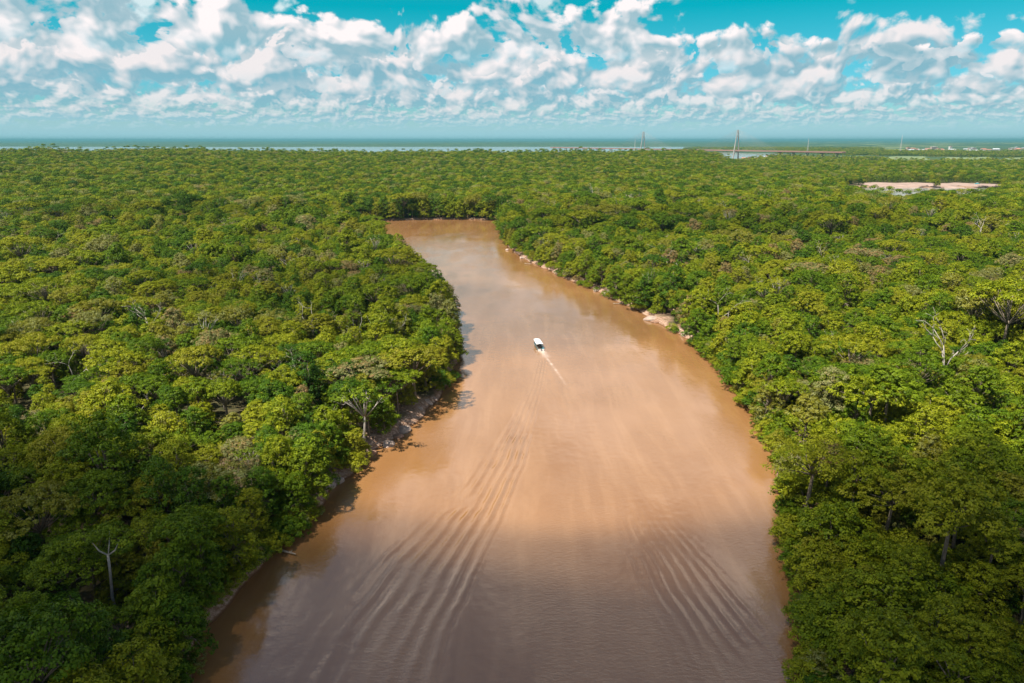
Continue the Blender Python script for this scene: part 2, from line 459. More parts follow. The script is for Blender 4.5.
def build_water():
    xs = np.arange(-66, 78.01, 0.36); ys = np.arange(44, 330.01, 0.40)
    X, Y = np.meshgrid(xs, ys); x = X.ravel(); y = Y.ravel()
    edge = np.minimum(np.minimum(x - xs[0], xs[-1] - x), np.minimum(y - ys[0], ys[-1] - y))
    z = wave_height(x, y) * np.clip(edge / 6.0, 0, 1)
    nx, ny = len(xs), len(ys)
    i = np.arange(ny - 1)[:, None] * nx + np.arange(nx - 1)[None, :]
    F = np.stack([i, i + 1, i + 1 + nx, i + nx], -1).reshape(-1, 4)
    V = np.stack([x, y, z], 1); foam = foam_amount(x, y)
    # the calm water around: four strips that meet the patch edge to edge
    n0 = len(V); B = 60000.0
    ring = np.array([(xs[0], ys[0]), (xs[-1], ys[0]), (xs[-1], ys[-1]), (xs[0], ys[-1])])
    outer = np.array([(-B, -4000), (B, -4000), (B, B), (-B, B)])
    V = np.concatenate([V, np.c_[ring, np.zeros(4)], np.c_[outer, np.zeros(4)]])
    F = np.concatenate([F, np.array([[n0 + 4 + k, n0 + 4 + (k + 1) % 4, n0 + (k + 1) % 4, n0 + k] for k in range(4)])])
    foam = np.concatenate([foam, np.zeros(8)])
    m, t, bs, g = new_mat("muddy_water")
    P = t.nodes.new('ShaderNodeNewGeometry').outputs['Position']
    px, py, pz = g.xyz(P)
    silt = g.noise(g.vec(g.mul(px, 0.030), g.mul(py, 0.012), 0.0), 1.0, 3.0, 0.55)
    c = g.mix(g.ramp(silt, 0.3, 0.7), WATER_A, WATER_B)
    streak = g.noise(g.vec(g.add(g.mul(px, 0.22), g.mul(silt, 3.0)), g.mul(py, 0.022), 5.0), 1.0, 5.0, 0.62)
    c = g.mix(g.ramp(streak, 0.42, 0.72, 0.0, 0.30), c, (0.30, 0.165, 0.075))
    great = g.math('MAXIMUM', g.ramp(py, 1500, 2500), g.ramp(px, 420, 520))   # clear water of the great river
    c = g.mix(great, c, (0.28, 0.27, 0.25))
    fo = g.attr("foam").outputs['Fac']
    fo = g.mul(fo, g.ramp(g.noise(P, 1.7, 4.0, 0.65), 0.25, 0.6, 0.45, 1.0))
    c = g.mix(g.math('MULTIPLY', fo, 1.0, clamp=True), c, (0.80, 0.66, 0.55))
    t.links.new(c, bs.inputs['Base Color'])
    bs.inputs['IOR'].default_value = 1.55
    bs.inputs['Specular IOR Level'].default_value = 1.0
    rp = g.noise(g.vec(g.mul(px, 0.05), g.mul(py, 0.03), 3.0), 1.0, 2.0, 0.5)
    t.links.new(g.add(g.ramp(rp, 0.35, 0.65, 0.05, 0.11), g.mul(fo, 0.5)), bs.inputs['Roughness'])
    ripple = g.add(g.mul(g.noise(g.vec(g.mul(px, 0.9), g.mul(py, 1.8), 0.0), 1.0, 4.0, 0.6), 1.0), g.mul(g.noise(P, 4.0, 2.0, 0.5), 0.25))
    patch = g.ramp(g.noise(g.vec(g.mul(px, 0.045), g.mul(py, 0.025), 9.0), 1.0, 2.0, 0.5), 0.42, 0.62, 0.25, 1.0)
    bmp = t.nodes.new('ShaderNodeBump'); bmp.inputs['Distance'].default_value = 0.10
    g.put(bmp.inputs['Strength'], g.mul(patch, 0.75))
    t.links.new(ripple, bmp.inputs['Height']); t.links.new(bmp.outputs[0], bs.inputs['Normal'])
    o = add_obj("river_water", make_mesh("river_water", V, F, m, {"foam": foam}, smooth=True)); o["kind"] = "structure"


WATER_A = (0.178, 0.084, 0.029); WATER_B = (0.222, 0.112, 0.045)
build_water()

# places on the right shore, surveyed from the photograph
SAND_PX = [(852, 185.4), (868, 184.5), (890, 184.9), (912, 184.2), (938, 185.4), (955, 184.6), (985, 186.0), (1030, 187.6), (1020, 188.8), (975, 187.4), (955, 188.2), (930, 187.2), (900, 188.2), (872, 187.4)]
FIELDS_PX = [[(820, 156.6), (870, 156.2), (872, 160.6), (818, 161.0)], [(888, 157.0), (925, 156.6), (930, 161), (885, 161)], [(945, 157.6), (990, 157.4), (996, 161.8), (940, 161.8)], [(1004, 158), (1040, 158), (1045, 162.5), (1000, 162.5)], [(860, 162.5), (890, 162.5), (892, 166), (856, 166)]]
FORKED = ground_point(118, 618, 2.0)


# ------------------------------------------------------------------ tree materials
RIVERBANK_STONES = [ground_point(a, b)[:2] for a, b in [(506, 249), (515, 254), (522, 258), (536, 264), (545, 268), (556, 273), (578, 281), (587, 284), (597, 289), (607, 293), (616, 297), (624, 302), (632, 307), (644, 315), (652, 320), (663, 325), (673, 328), (682, 331), (689, 336), (694, 341), (432, 400), (425, 404), (417, 411), (409, 420), (403, 430), (388, 444), (338, 480), (327, 486)]]
LEAF_STOPS = [(0.00, (0.028, 0.074, 0.006)), (0.20, (0.066, 0.130, 0.005)), (0.42, (0.136, 0.186, 0.006)), (0.62, (0.225, 0.240, 0.009)),
              (0.78, (0.195, 0.182, 0.015)), (0.90, (0.190, 0.210, 0.080)), (1.00, (0.230, 0.150, 0.060))]


def leaf_mat(name, source):
    m, t, bs, g = new_mat(name)
    if source == 'object':
        oi = t.nodes.new('ShaderNodeObjectInfo'); fac, _, _ = g.xyz(oi.outputs['Color'])
    elif source == 'random':
        oi = t.nodes.new('ShaderNodeObjectInfo'); fac = oi.outputs['Random']
        fac = g.colramp(fac, [(0, (0.10,) * 3), (0.15, (0.22,) * 3), (0.5, (0.45,) * 3), (0.8, (0.64,) * 3), (0.92, (0.80,) * 3), (0.97, (0.90,) * 3), (1.0, (1.0,) * 3)])
    else:
        fac = g.attr("species").outputs['Fac']
        P = t.nodes.new('ShaderNodeNewGeometry').outputs['Position']
        fac = g.math('ADD', fac, g.mul(g.sub(g.noise(P, 0.008, 3.0, 0.6), 0.5), 0.5), clamp=True)
    tone = g.attr("tone").outputs['Fac']
    fac = g.math('ADD', fac, g.mul(g.sub(tone, 0.5), 0.16), clamp=True)
    c = g.colramp(fac, LEAF_STOPS)
    c = g.mix(1.0, c, g.colramp(tone, [(0, (0.66,) * 3), (1, (1.12,) * 3)]), 'MULTIPLY')
    t.links.new(c, bs.inputs['Base Color'])
    bs.inputs['Roughness'].default_value = 0.5; bs.inputs['Specular IOR Level'].default_value = 0.10
    tr = t.nodes.new('ShaderNodeBsdfTranslucent')
    t.links.new(g.mix(1.0, c, (1.15, 1.25, 0.5), 'MULTIPLY'), tr.inputs['Color'])
    ms = t.nodes.new('ShaderNodeMixShader'); ms.inputs[0].default_value = 0.24
    out = next(n for n in t.nodes if n.type == 'OUTPUT_MATERIAL')
    t.links.new(bs.outputs[0], ms.inputs[1]); t.links.new(tr.outputs[0], ms.inputs[2]); t.links.new(ms.outputs[0], out.inputs[0])
    return m


LEAF_NEAR = leaf_mat("leaves", 'object')
LEAF_MID = leaf_mat("leaves_of_the_wood", 'random')
LEAF_FAR = leaf_mat("leaves_far_off", 'attr')
BARK = plain_mat("bark", (0.15, 0.12, 0.085), 0.9, 0.4, 2.0)
PALE_BARK = plain_mat("pale_bark", (0.30, 0.27, 0.23), 0.85, 0.25, 2.0)


# ------------------------------------------------------------------ tree shapes
def unit(v): return v / (np.linalg.norm(v, axis=-1, keepdims=True) + 1e-9)


def leaf_quads(C, N, size, rng):
    n = len(C)
    r = rng.normal(size=(n, 3)); T = unit(r - (r * N).sum(1, keepdims=True) * N); B = np.cross(N, T)
    L = size * rng.uniform(0.6, 1.25, (n, 1)); W = L * rng.uniform(0.42, 0.7, (n, 1))
    V = np.empty((n, 4, 3))
    V[:, 0] = C - T * L * 0.5; V[:, 1] = C + B * W * 0.5 + N * L * 0.10
    V[:, 2] = C + T * L * 0.5 - N * L * 0.12; V[:, 3] = C - B * W * 0.5 + N * L * 0.10
    return V.reshape(-1, 3), np.arange(4 * n).reshape(-1, 4)


def crown_lobes(form, R, H, rng):
    """Leaf masses (centre, radius, half height) of one crown whose top is at H."""
    L = []
    if form == 'umbrella':
        n = int(10 + R * 1.6)
        for k in range(n):
            rr = R * math.sqrt((k + 0.5) / n) * rng.uniform(0.85, 1.05); a = k * 2.4 + rng.uniform(-.4, .4)
            L.append(((rr * math.cos(a), rr * math.sin(a), H - 0.9 - 0.28 * R * (rr / R) ** 2 + rng.uniform(-.5, .4)), rng.uniform(1.3, 2.1), rng.uniform(0.6, 0.95)))
    elif form == 'dome':
        n = int(9 + R * 2.2)
        for k in range(n):
            u = (k + 0.5) / n; el = math.asin(1 - 1.05 * u); a = k * 2.4 + rng.uniform(-.4, .4)
            L.append(((R * .78 * math.cos(el) * math.cos(a), R * .78 * math.cos(el) * math.sin(a), H - R * 0.95 + R * .68 * math.sin(el) + rng.uniform(-.4, .4)), rng.uniform(1.3, 2.2), rng.uniform(1.0, 1.6)))
    elif form == 'ragged':
        n = int(8 + R * 1.5)
        for k in range(n):
            rr = R * rng.uniform(0.1, 0.95); a = k * 2.4 + rng.uniform(-.6, .6)
            L.append(((rr * math.cos(a), rr * math.sin(a), H - 1.2 - (0.55 * rr + rng.uniform(0, 0.38) * H * 0.5)), rng.uniform(1.1, 2.2), rng.uniform(0.8, 1.5)))
    elif form == 'open':
        n = int(7 + R)
        for k in range(n):
            rr = R * rng.uniform(0.25, 1.0); a = k * 2.4 + rng.uniform(-.6, .6)
            L.append(((rr * math.cos(a), rr * math.sin(a), H - 0.8 - 0.5 * rr + rng.uniform(-1.2, .3)), rng.uniform(0.8, 1.4), rng.uniform(0.5, 0.9)))
    elif form == 'full':
        n = int(14 + R * 3)
        for k in range(n):
            u = (k + .5) / n; zz = H * (0.14 + 0.80 * u); a = k * 2.4 + rng.uniform(-.5, .5)
            w = R * (0.95 - 0.75 * max(0, u - .45) / .55) * rng.uniform(.55, .95)
            L.append(((w * math.cos(a), w * math.sin(a), zz), rng.uniform(1.1, 1.9), rng.uniform(0.9, 1.5)))
    elif form == 'bush':
        n = int(8 + R * 2)
        for k in range(n):
            rr = R * math.sqrt((k + .5) / n) * rng.uniform(.7, 1.0); a = k * 2.4 + rng.uniform(-.5, .5)
            L.append(((rr * math.cos(a), rr * math.sin(a), (H - 0.8) * (1 - 0.75 * (rr / R) ** 2) * rng.uniform(.75, 1.0)), rng.uniform(0.8, 1.5), rng.uniform(0.7, 1.2)))
    return L


def crown_arrays(lobes, rng, leaf=0.36, tuft_r=0.60, dens=1.0, per=22, low=-0.35):
    C, N, T = [], [], []
    lc = np.array([l[0] for l in lobes]); lr = np.array([(l[1], l[1], l[2]) for l in lobes])
    for (c, r, h) in lobes:
        area = 4 * math.pi * ((r * r + 2 * r * h) / 3) * 0.72
        nt = max(3, int(dens * area / (math.pi * tuft_r ** 2) * 1.25))
        d = unit(rng.normal(size=(nt * 3, 3))); d = d[d[:, 2] > low][:nt]
        p = np.array(c) + d * np.array([r, r, h]) * rng.uniform(0.82, 1.10, (len(d), 1))
        q = ((p[:, None, :] - lc[None]) / lr[None]); buried = ((q ** 2).sum(-1) < 0.45).sum(1) > 0
        p, d = p[~buried], d[~buried]
        if not len(p): continue
        tr = tuft_r * rng.uniform(0.6, 1.25, (len(p), 1)); tone = rng.uniform(0, 1, len(p))
        k = per
        off = rng.normal(size=(len(p), k, 3)); off = off / np.linalg.norm(off, axis=-1, keepdims=True) * rng.uniform(0.2, 1.0, (len(p), k, 1)) ** 0.5
        off[..., 2] *= 0.6
        pos = p[:, None] + off * tr[:, None]
        nor = unit(off * 0.8 + d[:, None] * 0.6 + np.array([0, 0, 0.65]) + rng.normal(size=off.shape) * 0.33)
        C.append(pos.reshape(-1, 3)); N.append(nor.reshape(-1, 3)); T.append(np.repeat(tone, k))
    C = np.concatenate(C); N = np.concatenate(N); T = np.concatenate(T)
    V, F = leaf_quads(C, N, leaf, rng)
    return V, F, np.repeat(np.clip(T + rng.normal(size=len(T)) * 0.12, 0, 1), 4)


def trunk_shape(lobes, H, R, rng, r0=0.26, fork=0.5, twigs=0, lean=0.0):
    s = Shape()
    fz = H * fork; bx, by = rng.uniform(-.5, .5, 2)
    fk = np.array([bx + lean, by, fz])
    s.tube([(0, 0, -0.6), (bx * .3, by * .3, fz * .33), (bx * .8 + lean * .5, by * .8, fz * .7), fk, fk + np.array([0, 0, 0.4])], [r0 * 1.35, r0, r0 * .85, r0 * .75, r0 * .5], 7)
    for (c, r, h) in lobes:
        c = np.array(c, float)
        if rng.uniform() < 0.12: continue
        mid = fk + (c - fk) * 0.5 + np.array([0, 0, -0.15 * np.linalg.norm((c - fk)[:2]) + 0.5]) + rng.normal(size=3) * .25
        rb = r0 * rng.uniform(0.32, 0.5)
        s.tube([fk - np.array([0, 0, 0.25]), mid, c - np.array([0, 0, h * .2])], [rb, rb * .7, rb * .3], 5)
        for _ in range(twigs):
            e = c + unit(rng.normal(size=3) + np.array([0, 0, .5])) * np.array([r, r, h]) * rng.uniform(.9, 1.3)
            s.tube([mid + (c - mid) * rng.uniform(0, .7), (mid + e) / 2 + rng.normal(size=3) * .2, e], [rb * .5, rb * .35, rb * .12], 4)
    return s


KINDS = []      # dict(form, R, H, crown mesh, trunk mesh, crown mesh for the massed wood)


def make_kind(form, R, H, leaf=0.36, tuft=0.60, dens=1.0, per=22, bark=None, fork=0.5, r0=0.26, twigs=0, lean=0.0):
    lobes = crown_lobes(form, R, H, RNG)
    V, F, tone = crown_arrays(lobes, RNG, leaf, tuft, dens, per)
    crown = make_mesh("crown", V, F, LEAF_NEAR, {"tone": tone})
    trunk = trunk_shape(lobes, H, R, RNG, r0, fork, twigs, lean).mesh("trunk", bark or BARK, smooth=True)
    KINDS.append(dict(form=form, R=R, H=H, crown=crown, trunk=trunk, pale=(bark is not None)))


for R, H in ((6.2, 13.5), (5.2, 12.0), (7.0, 14.5), (4.6, 11.0)): make_kind('umbrella', R, H, leaf=RNG.uniform(.28, .38), per=26)
for R, H in ((4.4, 12.5), (5.2, 14.0), (3.6, 10.5), (4.8, 12.0), (3.2, 12.5)): make_kind('dome', R, H, leaf=RNG.uniform(.26, .38), per=26, tuft=RNG.uniform(.5, .7))
for R, H in ((4.8, 15.0), (4.0, 12.0), (5.5, 13.5), (3.6, 15.5), (5.0, 11.5)): make_kind('ragged', R, H, leaf=RNG.uniform(.26, .38), per=26, tuft=RNG.uniform(.5, .75))
for R, H in ((4.6, 14.0), (3.8, 12.5), (4.2, 15.0)): make_kind('open', R, H, bark=PALE_BARK, twigs=2, fork=0.45, dens=0.75)
N_TALL = len(KINDS)
for R, H in ((4.0, 11.5), (3.4, 9.0), (4.6, 13.0), (3.8, 14.5)): make_kind('full', R, H, fork=0.4)
N_BUSH = len(KINDS)
for R, H in ((2.8, 4.6), (3.3, 5.6), (2.2, 3.6), (3.8, 6.4)): make_kind('bush', R, H, leaf=0.30, tuft=0.5, fork=0.25, r0=0.12)
N_ALL = len(KINDS)


def bare_kind(R, H, leafy):
    """A dead or nearly leafless tree: pale trunk and forked limbs."""
    s = Shape(); tips = []
    def grow(p, d, ln, r, lvl):
        q = p + d * ln * 0.5 + RNG.normal(size=3) * ln * 0.05; e = p + d * ln
        s.tube([p, q, e], [r, r * .82, r * .62], 6 if lvl < 2 else 4)
        if lvl >= 4: tips.append(e); return
        for k in range(2 if lvl else 3):
            nd = unit(d + RNG.normal(size=3) * (0.5 + .08 * lvl) + np.array([0, 0, .12]))
            grow(e - d * ln * 0.02, nd, ln * RNG.uniform(.58, .8), r * .6, lvl + 1)
    grow(np.array([0, 0, -0.5]), np.array([0.03, 0.02, 1.0]), H * 0.48, 0.24, 0)
    trunk = s.mesh("trunk", PALE_BARK, smooth=True)
    crown = None
    if leafy:
        lobes = [(tuple(t), RNG.uniform(.5, .9), RNG.uniform(.3, .6)) for t in tips[::3]]
        V, F, tone = crown_arrays(lobes, RNG, 0.34, 0.5, 0.6, 12); crown = make_mesh("crown", V, F, LEAF_NEAR, {"tone": tone})
    KINDS.append(dict(form='bare', R=R, H=H, crown=crown, trunk=trunk, pale=True))


bare_kind(4, 13, True); bare_kind(4, 14, False); bare_kind(3.5, 12, True)


# ------------------------------------------------------------------ where trees stand
FAMILY = {f: [i for i, k in enumerate(KINDS) if k['form'] == f] for f in ('umbrella', 'dome', 'ragged', 'open', 'full', 'bush', 'bare')}


def pick(*forms):
    return int(RNG.choice(sum((FAMILY[f] for f in forms), [])))


def scatter(bank_only=False):
    """Poisson-like spread over the land the camera can see, nearer places first."""
    n = 110000 if not bank_only else 400000
    rr = np.sqrt(RNG.uniform(40 ** 2, 760 ** 2, n)); aa = RNG.uniform(-0.80, 0.80, n)
    x = rr * np.sin(aa); y = rr * np.cos(aa)
    extra = RNG.uniform((-150, -40), (150, 70), (9000, 2)); x = np.r_[x, extra[:, 0]]; y = np.r_[y, extra[:, 1]]
    d = water_distance(x, y)
    keep = (d > 0.6) if not bank_only else (d > -0.6) & (d < 2.2) & (np.hypot(x, y) < 420) & (value_noise(x, y, 14.0, 45) > -0.55)
    x, y, d = x[keep], y[keep], d[keep]
    near_stone = np.min([np.hypot(x - a, (y - b) * 0.8) for a, b in RIVERBANK_STONES], axis=0)
    keep = ~((near_stone < 4.3) & (d < 3.6)); x, y, d = x[keep], y[keep], d[keep]
    order = np.argsort(np.hypot(x, y) + RNG.uniform(0, 60, len(x))); x, y, d = x[order], y[order], d[order]
    thick = (x > 0) & (y < 215) & (value_noise(x, y, 50, 41) > -0.85 + np.clip((y - 150) / 90, 0, 1) * 1.2)   # low thicket near right
    clear = np.zeros(len(x), bool)
    for (cx, cy, cr) in CLEARINGS: clear |= np.hypot((x - cx), (y - cy) * 0.6) < cr
    grid = {}; out = []
    for i in range(len(x)):
        if clear[i]: continue
        edge = d[i] < 2.4
        sp = 2.3 if bank_only else 3.4 if thick[i] else (2.8 if edge else (4.3 if d[i] < 12 else 5.55))
        gx, gy = int(x[i] // 6), int(y[i] // 6); ok = True
        for a in (-1, 0, 1):
            for b in (-1, 0, 1):
                for (qx, qy, qs) in grid.get((gx + a, gy + b), ()):
                    if (qx - x[i]) ** 2 + (qy - y[i]) ** 2 < (0.5 * (sp + qs)) ** 2: ok = False; break
                if not ok: break
            if not ok: break
        if not ok: continue
        grid.setdefault((gx, gy), []).append((x[i], y[i], sp))
        out.append((x[i], y[i], d[i], bool(thick[i]), bool(edge)))
    return out


CLEARINGS = [(FORKED[0], FORKED[1] - 4.5, 5.5), (*ground_point(1012, 325)[:2], 15.0), (*ground_point(795, 232)[:2], 9.0), (*ground_point(742, 192)[:2], 7.0)]
spots = scatter()
n_wood = len(spots)
spots += [q[:3] + (False, True) for q in scatter(True)]          # low bushes hanging over the waterline
xs = np.array([s[0] for s in spots]); ys = np.array([s[1] for s in spots]); ds = np.array([s[2] for s in spots])
thick = np.array([s[3] for s in spots]); edge = np.array([s[4] for s in spots])
zs = np.maximum(ground_height(xs, ys) - 0.1, -0.35)
n = len(xs)
kind = np.empty(n, int); scale = RNG.uniform(0.78, 1.18, n) + 0.35 * (RNG.uniform(size=n) < .12); rot = RNG.uniform(0, 2 * math.pi, n)
u = RNG.uniform(0, 1, n); grove = value_noise(xs, ys, 40.0, 51) + 0.5 * RNG.normal(size=n)
for i in range(n):
    if i >= n_wood:
        kind[i] = pick('bush'); scale[i] *= 0.72
    elif edge[i]:
        kind[i] = pick('bush') if (thick[i] or u[i] < .5) else pick('full')
    elif thick[i]:
        kind[i] = pick('bush') if u[i] < 0.80 else pick('full', 'ragged')
        if kind[i] in FAMILY['bush']: scale[i] *= 1.2
    else:
        kind[i] = pick('umbrella') if grove[i] > 0.45 else (pick('dome', 'full') if grove[i] > -0.25 else pick('ragged', 'full'))
        if ds[i] < 12 and u[i] > .45 or u[i] > .86: kind[i] = pick('full')
        if u[i] < 0.035: kind[i] = pick('open')
        elif u[i] < 0.042: kind[i] = pick('bare')
scale *= 1.0 + 0.16 * value_noise(xs, ys, 60.0, 52) + 0.14 * value_noise(xs, ys, 22.0, 54)
scale *= 1.0 + 0.35 * np.clip((ys - 480) / 150, 0, 1) * np.isin(kind, FAMILY['bush'], invert=True)
# leaf colour of each tree, 0 dark green ... 1 dry brown (see LEAF_STOPS)
tint = np.clip(0.49 + 0.22 * value_noise(xs, ys, 55.0, 53) + RNG.normal(size=n) * 0.17, 0.04, 0.84)
tint = np.where(RNG.uniform(size=n) < 0.03, 0.92, tint)
tint = np.where(thick, np.clip(tint * 0.5 + 0.27, 0, 0.8), tint)
stretch = np.stack([RNG.uniform(.85, 1.2, n), RNG.uniform(.85, 1.2, n), RNG.uniform(.88, 1.16, n)], 1)
KR = np.array([k['R'] for k in KINDS]); KH = np.array([k['H'] for k in KINDS])
top = zs + KH[kind] * scale
cu, cv, cd = project(np.stack([xs, ys, zs + 0.75 * KH[kind] * scale], 1))
size = np.where(cd > 5, KR[kind] * scale / np.maximum(cd, 5), 0)
inframe = (cd > 5) & (cu > -5) & (cu < 1029) & (cv > 0) & (cv < 690)
rank = np.argsort(-np.where(inframe, size, 0))
N_THINGS = 285
single = np.zeros(n, bool); single[rank[:N_THINGS]] = True

# ------------------------------------------------------------------ trees that can be told apart
FORM_WORD = {'umbrella': 'flat-topped', 'dome': 'round-crowned', 'ragged': 'ragged', 'open': 'thin-crowned', 'full': 'leafy', 'bush': 'bushy', 'bare': 'pale bare-limbed'}
FORM_NAME = {'umbrella': 'umbrella_tree', 'dome': 'broadleaf_tree', 'ragged': 'broadleaf_tree', 'open': 'pale_trunked_tree', 'full': 'broadleaf_tree', 'bush': 'bush', 'bare': 'bare_tree'}


def colour_word(t):
    return 'dark green' if t < .22 else 'green' if t < .40 else 'bright green' if t < .55 else 'yellow-green' if t < .70 else 'olive' if t < .84 else 'grey-green' if t < .96 else 'dry brown'


used_labels = set()


def place_tree(k, x, y, z, s, r, tn, where, look=None, cat=None, name=None, st=(1, 1, 1)):
    K = KINDS[k]
    root = add_obj(name or FORM_NAME[K['form']], None, None, (x, y, z))
    root.rotation_euler.z = float(r); root.scale = tuple(float(s * q) for q in st)
    tr = add_obj("trunk", K['trunk'], root)
    pu, pv, _ = project(np.array([[x, y, z + 0.78 * K['H'] * s]]))
    noun = 'bush' if K['form'] == 'bush' else 'tree'
    look = look or f"{colour_word(tn)} {FORM_WORD[K['form']]}"
    a, b = int(round(float(pu[0]) / 10.24)), int(round(float(pv[0]) / 6.83))
    for da, db in ((0, 0), (0, 1), (1, 0), (0, -1), (-1, 0), (1, 1), (-1, -1)):
        lab = f"{look}{'' if ' tree' in look else ' ' + noun} {where}, {max(a + da, 0)}% across and {min(b + db, 100)}% down the photo"
        if lab not in used_labels: break
    used_labels.add(lab)
    tag(root, lab, cat or noun, "bushes and trees of the near right thicket" if 'thicket' in where else "trees of the riverside forest")
    if K['crown'] is not None:
        c = add_obj("crown", K['crown'], root); c.color = (float(tn), float(tn), float(tn), 1.0)
    return root


def where_of(i):
    side = 'left' if xs[i] < (-20 if ys[i] < 300 else (ys[i] - 300) * -0.15 + 10) else 'right'
    if ds[i] < 3.5: return f"at the {side} waterline"
    if thick[i]: return "in the right thicket"
    if ds[i] < 14: return f"on the {side} bank"
    return f"in the {side} forest"


for i in np.where(single)[0]:
    place_tree(int(kind[i]), xs[i], ys[i], zs[i], scale[i], rot[i], tint[i], where_of(i), st=stretch[i])

# a few trees the eye finds at once
V_LEAN = [((-2.6, 0, 15.3), 1.8, 1.0), ((2.6, .4, 15.2), 1.9, 1.0), ((0.6, 1.6, 16.2), 2.0, 1.0), ((-1.2, -0.6, 15.9), 1.6, .9), ((4.3, -.2, 14.8), 1.5, .8), ((-4.2, .8, 14.8), 1.5, .8)]
Vv, Ff, tt = crown_arrays(V_LEAN, RNG, 0.42, 0.6, 0.9, 15)
sh = Shape()
sh.tube([(0, 0, -0.5), (-.25, 0, 4), (.1, 0, 8), (.35, 0, 12.2)], [.30, .26, .22, .20], 7)
sh.tube([(.35, 0, 12.0), (-.9, 0, 12.9), (-2.0, .1, 14.9)], [.15, .12, .06], 6)
sh.tube([(.35, 0, 12.0), (1.5, 0.1, 12.8), (2.4, .3, 14.6)], [.15, .12, .06], 6)
sh.tube([(.35, 0, 12.0), (.5, .6, 13.6), (.5, 1.4, 15.6)], [.11, .09, .05], 6)
KINDS.append(dict(form='open', R=5, H=17, crown=make_mesh("crown", Vv, Ff, LEAF_NEAR, {"tone": tt}), trunk=sh.mesh("trunk", PALE_BARK, True), pale=True))
fx, fy, _ = FORKED
place_tree(len(KINDS) - 1, fx, fy, float(ground_height(fx, fy)), 1.0, 0.1, 0.40, "by left bank", "green tree with forked white trunk", "tree", "pale_trunked_tree")
for (px, py, k, s, tn, look) in [
        (243, 214, N_ALL, 1.05, .9, None), (307, 350, N_ALL + 1, 1.15, .9, None), (330, 350, N_ALL + 2, 1.0, .8, None), (398, 356, N_ALL, 1.1, .8, None),
        (895, 268, N_ALL + 2, .95, .9, None), (854, 228, N_ALL, 1.0, .9, None), (950, 290, N_ALL + 1, .85, .9, None), (956, 303, N_ALL + 1, .9, .9, None),
        (744, 290, N_ALL, 1.1, .8, None), (1008, 316, N_ALL + 2, 1.1, .9, None), (783, 214, FAMILY['ragged'][0], 1.55, 1.0, "dry reddish-brown ragged"), (757, 208, FAMILY['open'][1], 1.4, 0.98, "dry tan open-crowned"),
        (488, 560 - 240, 0, 0, 0, None)]:
    if s == 0: continue
    p = ground_point(px, py, 2.0)
    if water_distance(p[0:1], p[1:2])[0] < 1: continue
    place_tree(k, p[0], p[1], float(ground_height(p[0], p[1])), s, px % 6, tn, "in the left forest" if px < 512 else "in the right forest", look)


# ------------------------------------------------------------------ the rest of the forest, uncountable, to the horizon
def far_patch(L, spacing, leaf, per_tree, name):
    C, N, T, S = [], [], [], []
    m = int(L / spacing); 
    for i in range(m):
        for j in range(m):
            cx = (i + .5) * spacing - L / 2 + RNG.uniform(-.4, .4) * spacing; cy = (j + .5) * spacing - L / 2 + RNG.uniform(-.4, .4) * spacing
            R = spacing * RNG.uniform(.42, .72); H = RNG.uniform(8.0, 16.5) + (8.0 if RNG.uniform() < .11 else 0); fl = RNG.uniform(.3, .8)
            sp = float(np.clip(RNG.normal(.45, .22), .0, .84)); 
            if RNG.uniform() < .035: sp = 0.93
            if RNG.uniform() < .01: sp = 1.0
            nl = RNG.integers(5, 9); k = max(4, per_tree // nl)
            for q in range(nl):
                a = q * 2.4 + RNG.uniform(0, 1); rr = R * math.sqrt((q + .4) / nl) * .8
                lc = np.array([cx + rr * math.cos(a), cy + rr * math.sin(a), H - fl * rr * rr / R - RNG.uniform(0, .8)])
                d = unit(RNG.normal(size=(k, 3)) + np.array([0, 0, .5]))
                lr = R * RNG.uniform(.34, .5)
                C.append(lc + d * np.array([lr, lr, lr * .7])); N.append(unit(d + np.array([0, 0, .5]) + RNG.normal(size=d.shape) * .3))
                T.append(np.full(k, np.clip(RNG.uniform(0, 1), 0, 1))); S.append(np.full(k, sp))
            k2 = k * 2                                            # leaves lower down, toned dark: shade in the gaps is put into their colour
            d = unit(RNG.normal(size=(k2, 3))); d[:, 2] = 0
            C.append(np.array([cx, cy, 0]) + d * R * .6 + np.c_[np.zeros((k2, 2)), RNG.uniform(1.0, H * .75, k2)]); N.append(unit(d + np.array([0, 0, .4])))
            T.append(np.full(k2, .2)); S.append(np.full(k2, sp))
    C = np.concatenate(C); N = np.concatenate(N)
    V, F = leaf_quads(C, N, leaf, RNG)
    return make_mesh(name, V, F, LEAF_FAR, {"tone": np.repeat(np.concatenate(T), 4), "species": np.repeat(np.concatenate(S), 4)})


